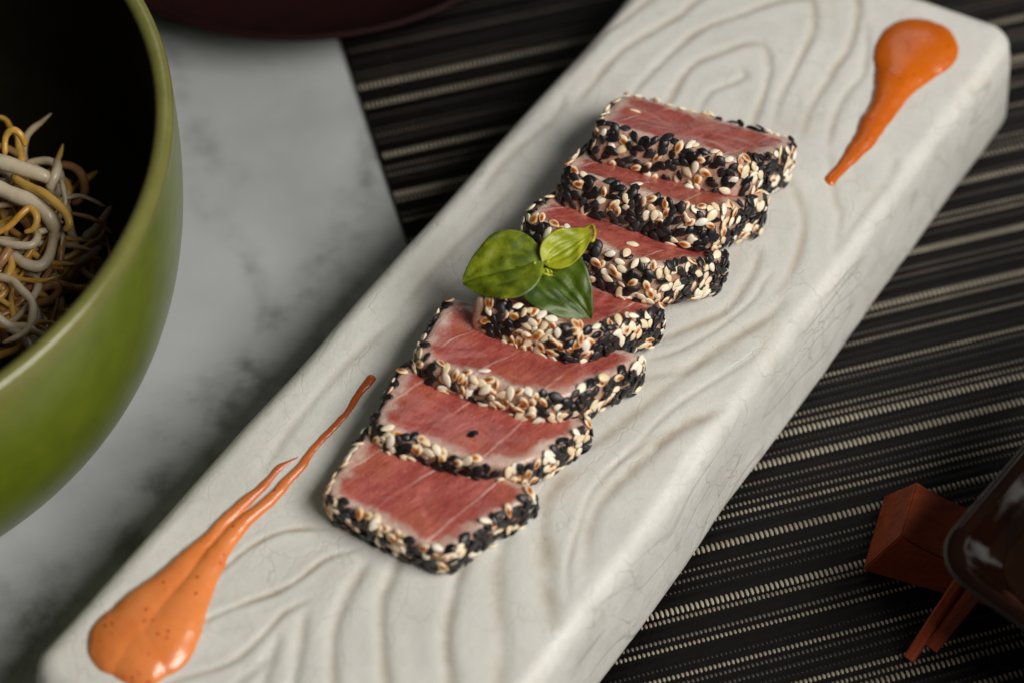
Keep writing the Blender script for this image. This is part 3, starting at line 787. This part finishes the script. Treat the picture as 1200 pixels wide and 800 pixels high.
M_BIN = m_simple('dark_inner_glaze', (.008, .0065, .002), (.015, .012, .0035), .8, .6, .1, Specular_IOR_Level=.25)
fm = [0 if k // 160 < n_lip - 2 else 1 for k in range(len(Fc))]
bowl = thing('bowl', 'large olive green glazed bowl with a dark inside, holding bean sprouts', 'bowl', loc=(BC[0], BC[1], .01),
             me=mesh('bowl', V, Fc, [M_GREEN, M_BIN], fmat=fm, attrs={'rim': rimv}))

# ------------------------------------------------------------------ bean sprouts in the bowl
def m_sprout(name, c1, c2, c3):
    q = NT(name); v = q.obj(100)
    c = q.ramp(q.noise(v, .8, 5, .65), [(.25, c3), (.42, c2), (.6, c1)])
    q.bump(q.noise(v, 5, 4, .6), .4, .05)
    return q.set(c, .26, Subsurface_Weight=.25, Subsurface_Radius=(.004, .0025, .0015))
M_SP = {'pale': m_sprout('pale_sprout', (.56, .48, .34), (.47, .37, .22), (.34, .19, .075)),
        'yellow': m_sprout('yellow_sprout', (.58, .36, .08), (.50, .26, .04), (.34, .14, .025)),
        'brown': m_sprout('browned_sprout', (.36, .20, .08), (.24, .10, .035), (.13, .045, .015))}
def sprout(kind, pts, rad, label, zoff=0.0):
    P = catmull([at(x, y, z + zoff) for x, y, z in pts], 9)
    P = P + np.stack([vnoise(P * .9 + k_) for k_ in (3, 17, 29)], -1) * .13
    o0 = P[0].copy()
    o = thing('bean_sprout', label, 'bean sprout', 'bean sprouts heaped in the green bowl', loc=o0)
    t = np.linspace(0, 1, len(P)); r = rad * (.72 + .28 * np.sin(math.pi * (t * .8 + .2)))
    r = np.where(t > .93, r * (1 - ((t - .93) / .09) ** 2 * .6), r); r = np.where(t < .05, r * (.6 + 8 * t), r)
    r = r * (1 + .16 * vnoise(P * 1.5) + .07 * vnoise(P * 4))
    V, Fc = tube(P - o0, r, 10)
    link('stalk', mesh('stalk', V, Fc, [M_SP[kind]]), o)
    return o
Z = 5.6
hero = [
 ('pale', .32, [(-25, 182, 6.3), (0, 189, 6.4), (25, 197, 6.4), (48, 206, 6.3), (62, 216, 6.0)], 'thick pale bean sprout running from the left edge of the picture, uppermost of the heap'),
 ('yellow', .16, [(6, 182, 6.3), (9, 164, 6.6), (18, 156, 6.8), (27, 161, 6.7), (32, 173, 6.4)], 'yellow bean sprout curled in a small ring at the top of the heap'),
 ('pale', .34, [(-20, 212, 6.2), (0, 220, 6.3), (22, 230, 6.3), (45, 243, 6.2), (60, 257, 6.0), (70, 272, 5.6), (74, 286, 5.2)], 'thick white bean sprout bending down through the middle of the heap'),
 ('yellow', .19, [(14, 207, 6.2), (35, 221, 6.4), (56, 235, 6.5), (75, 248, 6.4), (83, 262, 6.2), (79, 271, 6.0)], 'long yellow bean sprout lying beside the bent white one'),
 ('pale', .22, [(66, 188, 6.1), (62, 203, 6.3), (57, 219, 6.1), (58, 228, 5.8)], 'short pale bean sprout standing upright'),
 ('brown', .20, [(70, 194, 5.2), (88, 198, 5.2), (97, 212, 5.1), (96, 228, 5.0), (84, 238, 4.9)], 'brown bean sprout looped at the right of the heap'),
 ('brown', .10, [(84, 248, 5.7), (104, 252, 5.7), (119, 260, 5.5), (132, 272, 5.3)], 'thin reddish root of a sprout pointing right in the bowl'),
 ('yellow', .17, [(-12, 274, 6.1), (10, 263, 6.3), (25, 252, 6.5), (36, 247, 6.5), (45, 258, 6.4), (42, 270, 6.2), (30, 273, 6.1)], 'yellow bean sprout hooked back on itself near the left edge'),
 ('pale', .20, [(-6, 280, 6.1), (20, 287, 6.2), (38, 288, 6.2), (47, 280, 6.1), (44, 272, 5.9)], 'pale bean sprout curved under the hooked yellow one'),
 ('pale', .26, [(10, 294, 5.6), (28, 306, 5.8), (48, 308, 5.8), (61, 298, 5.7), (66, 282, 5.6), (63, 268, 5.4)], 'pale bean sprout bent into a wide letter U'),
 ('brown', .22, [(12, 288, 6.0), (7, 300, 6.0), (0, 314, 5.8), (-8, 322, 5.6)], 'orange brown bean sprout end at the left edge'),
 ('brown', .21, [(14, 352, 5.2), (25, 340, 5.4), (45, 332, 5.5), (62, 329, 5.5), (69, 338, 5.4), (60, 350, 5.3), (40, 354, 5.2), (25, 354, 5.0)], 'brown bean sprout bent in a loop near the front of the heap'),
 ('brown', .18, [(76, 278, 5.4), (74, 296, 5.3), (70, 320, 5.0)], 'dark brown bean sprout hanging down below the yellow one'),
 ('pale', .24, [(-14, 374, 5.0), (5, 377, 5.2), (20, 384, 5.2), (34, 391, 5.1), (50, 387, 4.8)], 'pale brown bean sprout lowest at the left edge'),
 ('brown', .24, [(18, 305, 5.6), (12, 322, 5.7), (6, 338, 5.6), (-4, 352, 5.4)], 'reddish brown bean sprout crossing down to the left'),
]
for k, r, pts, lab in hero: sprout(k, pts, r * .68, lab)
for i in range(420):
    th, rr_ = rng.uniform(-1.6, .55), rng.uniform(2.0, 8.6)
    c = np.array([BC[0] + 1.0 + rr_ * math.cos(th), BC[1] - .8 + rr_ * math.sin(th)])
    zc = 6.0 - .26 * max(0, rr_ - 5.0) - rng.uniform(.0, 1.3)
    a0 = rng.uniform(0, 2 * math.pi); kap = rng.normal() * .55; P = []; p = np.array([c[0], c[1], zc]); step = .45
    for q in range(9):
        P.append(p.copy()); a0 += kap * step + rng.normal() * .28
        p = p + np.array([math.cos(a0), math.sin(a0), rng.normal() * .22]) * step
        if math.hypot(p[0] - BC[0], p[1] - BC[1]) > 9.3: break
    if len(P) < 4: continue
    mid = np.mean(P, 0) - CAMP; dz = mid @ FW
    mx, my = 600 + F_PX * (mid @ RT) / dz, 400 - F_PX * (mid @ UP) / dz
    if mx < -18 or mx > 170 or my < 165 or my > 415 or (my < 215 and mx > 45) or (my < 260 and mx > 85): continue
    P = catmull(P, 4); kind = rng.choice(['pale', 'pale', 'yellow', 'yellow', 'brown'])
    where = 'at the far side of the heap' if my < 245 else 'in the middle of the heap' if my < 315 else 'at the near side of the heap'
    edge_ = 'by the left picture edge' if mx < 25 else 'by the bowl wall' if mx > 85 else 'halfway out'
    o = thing('bean_sprout', f"small {kind} bean sprout {where}, {edge_}", 'bean sprout', 'bean sprouts heaped in the green bowl', loc=P[0])
    t = np.linspace(0, 1, len(P)); V, Fc = tube(P - P[0], rng.uniform(.085, .155) * (1 - .55 * t ** 3) * np.clip(np.minimum(t, 1 - t) * 9 + .25, 0, 1) ** .6 * (1 + .22 * vnoise(P * 1.5) + .08 * vnoise(P * 4)), 8)
    link('stalk', mesh('stalk', V, Fc, [M_SP[kind]]), o)

# ------------------------------------------------------------------ maroon dish at the back
rc = at(345, 50, 2.1) + np.array([0, 9.2, 0])
prof = [(.01, .3), (4.4, .3), (4.6, .0), (5.2, .0), (6.6, .55), (8.2, 1.35), (9.1, 2.1)]
for a_ in np.linspace(0, math.pi, 7): prof.append((9.15 + .13 * math.cos(a_) - .1, 2.1 + .16 * math.sin(a_)))
prof += [(8.1, 1.6), (6.4, .85), (4.5, .6), (.01, .58)]
V, Fc = lathe(prof, 96)
M_MAROON = m_simple('maroon_glaze', (.009, .0013, .0013), (.015, .0021, .0020), .8, .6, Specular_IOR_Level=.12)
thing('dish', 'dark maroon round dish at the top edge beyond the placemat', 'dish', loc=(rc[0], rc[1], .02), me=mesh('dish', V, Fc, [M_MAROON]))

# ------------------------------------------------------------------ chopstick rest and chopsticks
M_RED = m_wood('red_brown_wood', (.10, .013, .004), (.38, .068, .016))
M_STICK = m_wood('red_chopstick_wood', (.16, .018, .005), (.42, .075, .015))
ra = R(-19.0); rd, rn = np.array([math.cos(ra), math.sin(ra), 0]), np.array([-math.sin(ra), math.cos(ra), 0])
r0 = np.array([10.02, -5.32, .17])
n = 25; V = []
for i in range(n):
    t = i / (n - 1); xt = .80 + 4.6 * t; xb = 6.2 * t
    zt = 1.12 + .66 * abs(2 * t - 1) ** 2.0
    V += [rd * xb, rd * xb + rn * 2.7, rd * xt + rn * 2.28 + np.array([0, 0, zt]), rd * xt + rn * .38 + np.array([0, 0, zt])]
Fc = [tuple(reversed(f)) for f in grid_faces(n, 4, wrap_m=True)]
Fc += [(0, 1, 2, 3), tuple(reversed(range((n - 1) * 4, n * 4)))]
me = mesh('chopstick_rest', V, Fc, [M_RED], smooth=False)
bm = bmesh.new(); bm.from_mesh(me); bmesh.ops.recalc_face_normals(bm, faces=bm.faces)
bmesh.ops.bevel(bm, geom=[e for e in bm.edges if e.calc_face_angle(0) > .5], offset=.05 * CM, segments=2, affect='EDGES'); bm.to_mesh(me); bm.free()
thing('chopstick_rest', 'red brown wooden chopstick rest with a scooped top beside the dark dish', 'chopstick rest', loc=r0, me=me)
def chopstick(p0, p1, length, w0, w1, roll, label):
    p0, p1 = np.asarray(p0), np.asarray(p1); d = p1 - p0; d /= np.linalg.norm(d)
    s = np.cross(d, [0, 0, 1]); s /= np.linalg.norm(s); u = np.cross(s, d)
    V = []; nst = 12
    for i in range(nst):
        t = i / (nst - 1); w = w0 + (w1 - w0) * t
        for k in range(12):
            a_ = math.pi / 4 + 2 * math.pi * k / 12 + roll
            kk = 2 * math.pi * k / 12
            rad = w / 2 * min(1 / max(abs(math.cos(kk)), abs(math.sin(kk))), 1.22)
            V.append(np.array([t * length, rad * math.cos(kk + roll), rad * math.sin(kk + roll)]))
    Fc = [tuple(f) for f in grid_faces(nst, 12, wrap_m=True)] + [tuple(reversed(range(12))), tuple(range((nst - 1) * 12, nst * 12))]
    me = mesh('chopstick', V, Fc, [M_STICK], smooth=False)
    bm = bmesh.new(); bm.from_mesh(me); bmesh.ops.recalc_face_normals(bm, faces=bm.faces); bm.to_mesh(me); bm.free()
    o = thing('chopstick', label, 'chopstick', 'pair of chopsticks on the rest', me=me)
    m4 = Matrix(np.column_stack([d, s, u]).tolist()).to_4x4(); m4.translation = Vector(p0) * CM
    o.matrix_world = m4
chopstick(at(1065, 772, .40), at(1130, 674, 1.62), 21, .30, .62, 0.1, 'left red wooden chopstick, its tip lying nearest the bottom edge')
chopstick(at(1089, 757, .45), at(1150, 682, 1.62), 21, .46, .66, math.pi / 4, 'right red wooden chopstick of the pair, showing a bright ridge')

# ------------------------------------------------------------------ dark square dish with soy sauce
dc = at(1083, 660, 5.6); a1, b1 = R(50.0), R(-42.0)
da_, db_ = np.array([math.cos(a1), math.sin(a1), 0]), np.array([math.cos(b1), math.sin(b1), 0])
SZ = 10.0
def sq_ring(inset, z, rad, n=12):
    out = []
    lo, hi = inset, SZ - inset; rad = min(rad, (hi - lo) / 2 - .01)
    for cx, cy, a0 in ((hi - rad, lo + rad, -90), (hi - rad, hi - rad, 0), (lo + rad, hi - rad, 90), (lo + rad, lo + rad, 180)):
        for k in range(n):
            a_ = R(a0 + 90 * k / (n - 1)); out.append((cx + rad * math.cos(a_), cy + rad * math.sin(a_), z))
    return out
rings = [sq_ring(i, z, r) for i, z, r in [(4.9, .35, .1), (3.7, .35, .8), (3.6, .02, .8), (3.4, .02, .8), (3.5, .8, .8), (3.4, 1.9, .9), (2.7, 3.1, 1.1), (1.6, 4.1, 1.2), (.55, 4.95, 1.2), (.08, 5.45, 1.2),
                                           (.0, 5.6, 1.2), (.06, 5.73, 1.2), (.22, 5.80, 1.15), (.40, 5.74, 1.1), (.50, 5.55, 1.0), (1.0, 4.95, 1.0), (1.9, 4.05, 1.0), (3.0, 3.3, 1.0), (4.9, 3.0, .1)]]
V = np.array([(p[0] * da_ + p[1] * db_) + np.array([0, 0, p[2]]) for rg in rings for p in rg]); m = len(rings[0])
Fc = [tuple(f) for f in grid_faces(len(rings), m, wrap_m=True)] + [tuple(range(m)), tuple(range((len(rings) - 1) * m, len(rings) * m))]
M_DARKG = m_simple('dark_brown_glaze', (.003, .0015, .001), (.008, .0022, .001), .6, .07, .06)
me = mesh('square_dish', V, Fc, [M_DARKG]); bm = bmesh.new(); bm.from_mesh(me); bmesh.ops.recalc_face_normals(bm, faces=bm.faces); bm.to_mesh(me); bm.free()
thing('square_dish', 'glossy dark brown square dish with rounded corners at the right edge', 'dish', loc=(dc[0], dc[1], .17), me=me)
rg = [sq_ring(i, z, r) for i, z, r in [(1.32, 4.66, 1), (1.36, 4.63, 1), (2.5, 4.62, 1), (4.9, 4.62, .1)]]
V = np.array([(p[0] * da_ + p[1] * db_) + np.array([0, 0, p[2]]) for r_ in rg for p in r_])
Fc = [tuple(f) for f in grid_faces(len(rg), m, wrap_m=True)] + [tuple(range((len(rg) - 1) * m, len(rg) * m))]
M_SOY = m_simple('soy_sauce', (.006, .0025, .001), (.010, .004, .0015), 1.0, .04)
me = mesh('soy_sauce', V, Fc, [M_SOY]); bm = bmesh.new(); bm.from_mesh(me); bmesh.ops.recalc_face_normals(bm, faces=bm.faces); bm.to_mesh(me); bm.free()
soy = thing('soy_sauce', 'dark shiny soy sauce filling the square brown dish', 'sauce', loc=(dc[0], dc[1], .17), me=me)
print('seeds per slice', [S['count'] for S in SLICES])
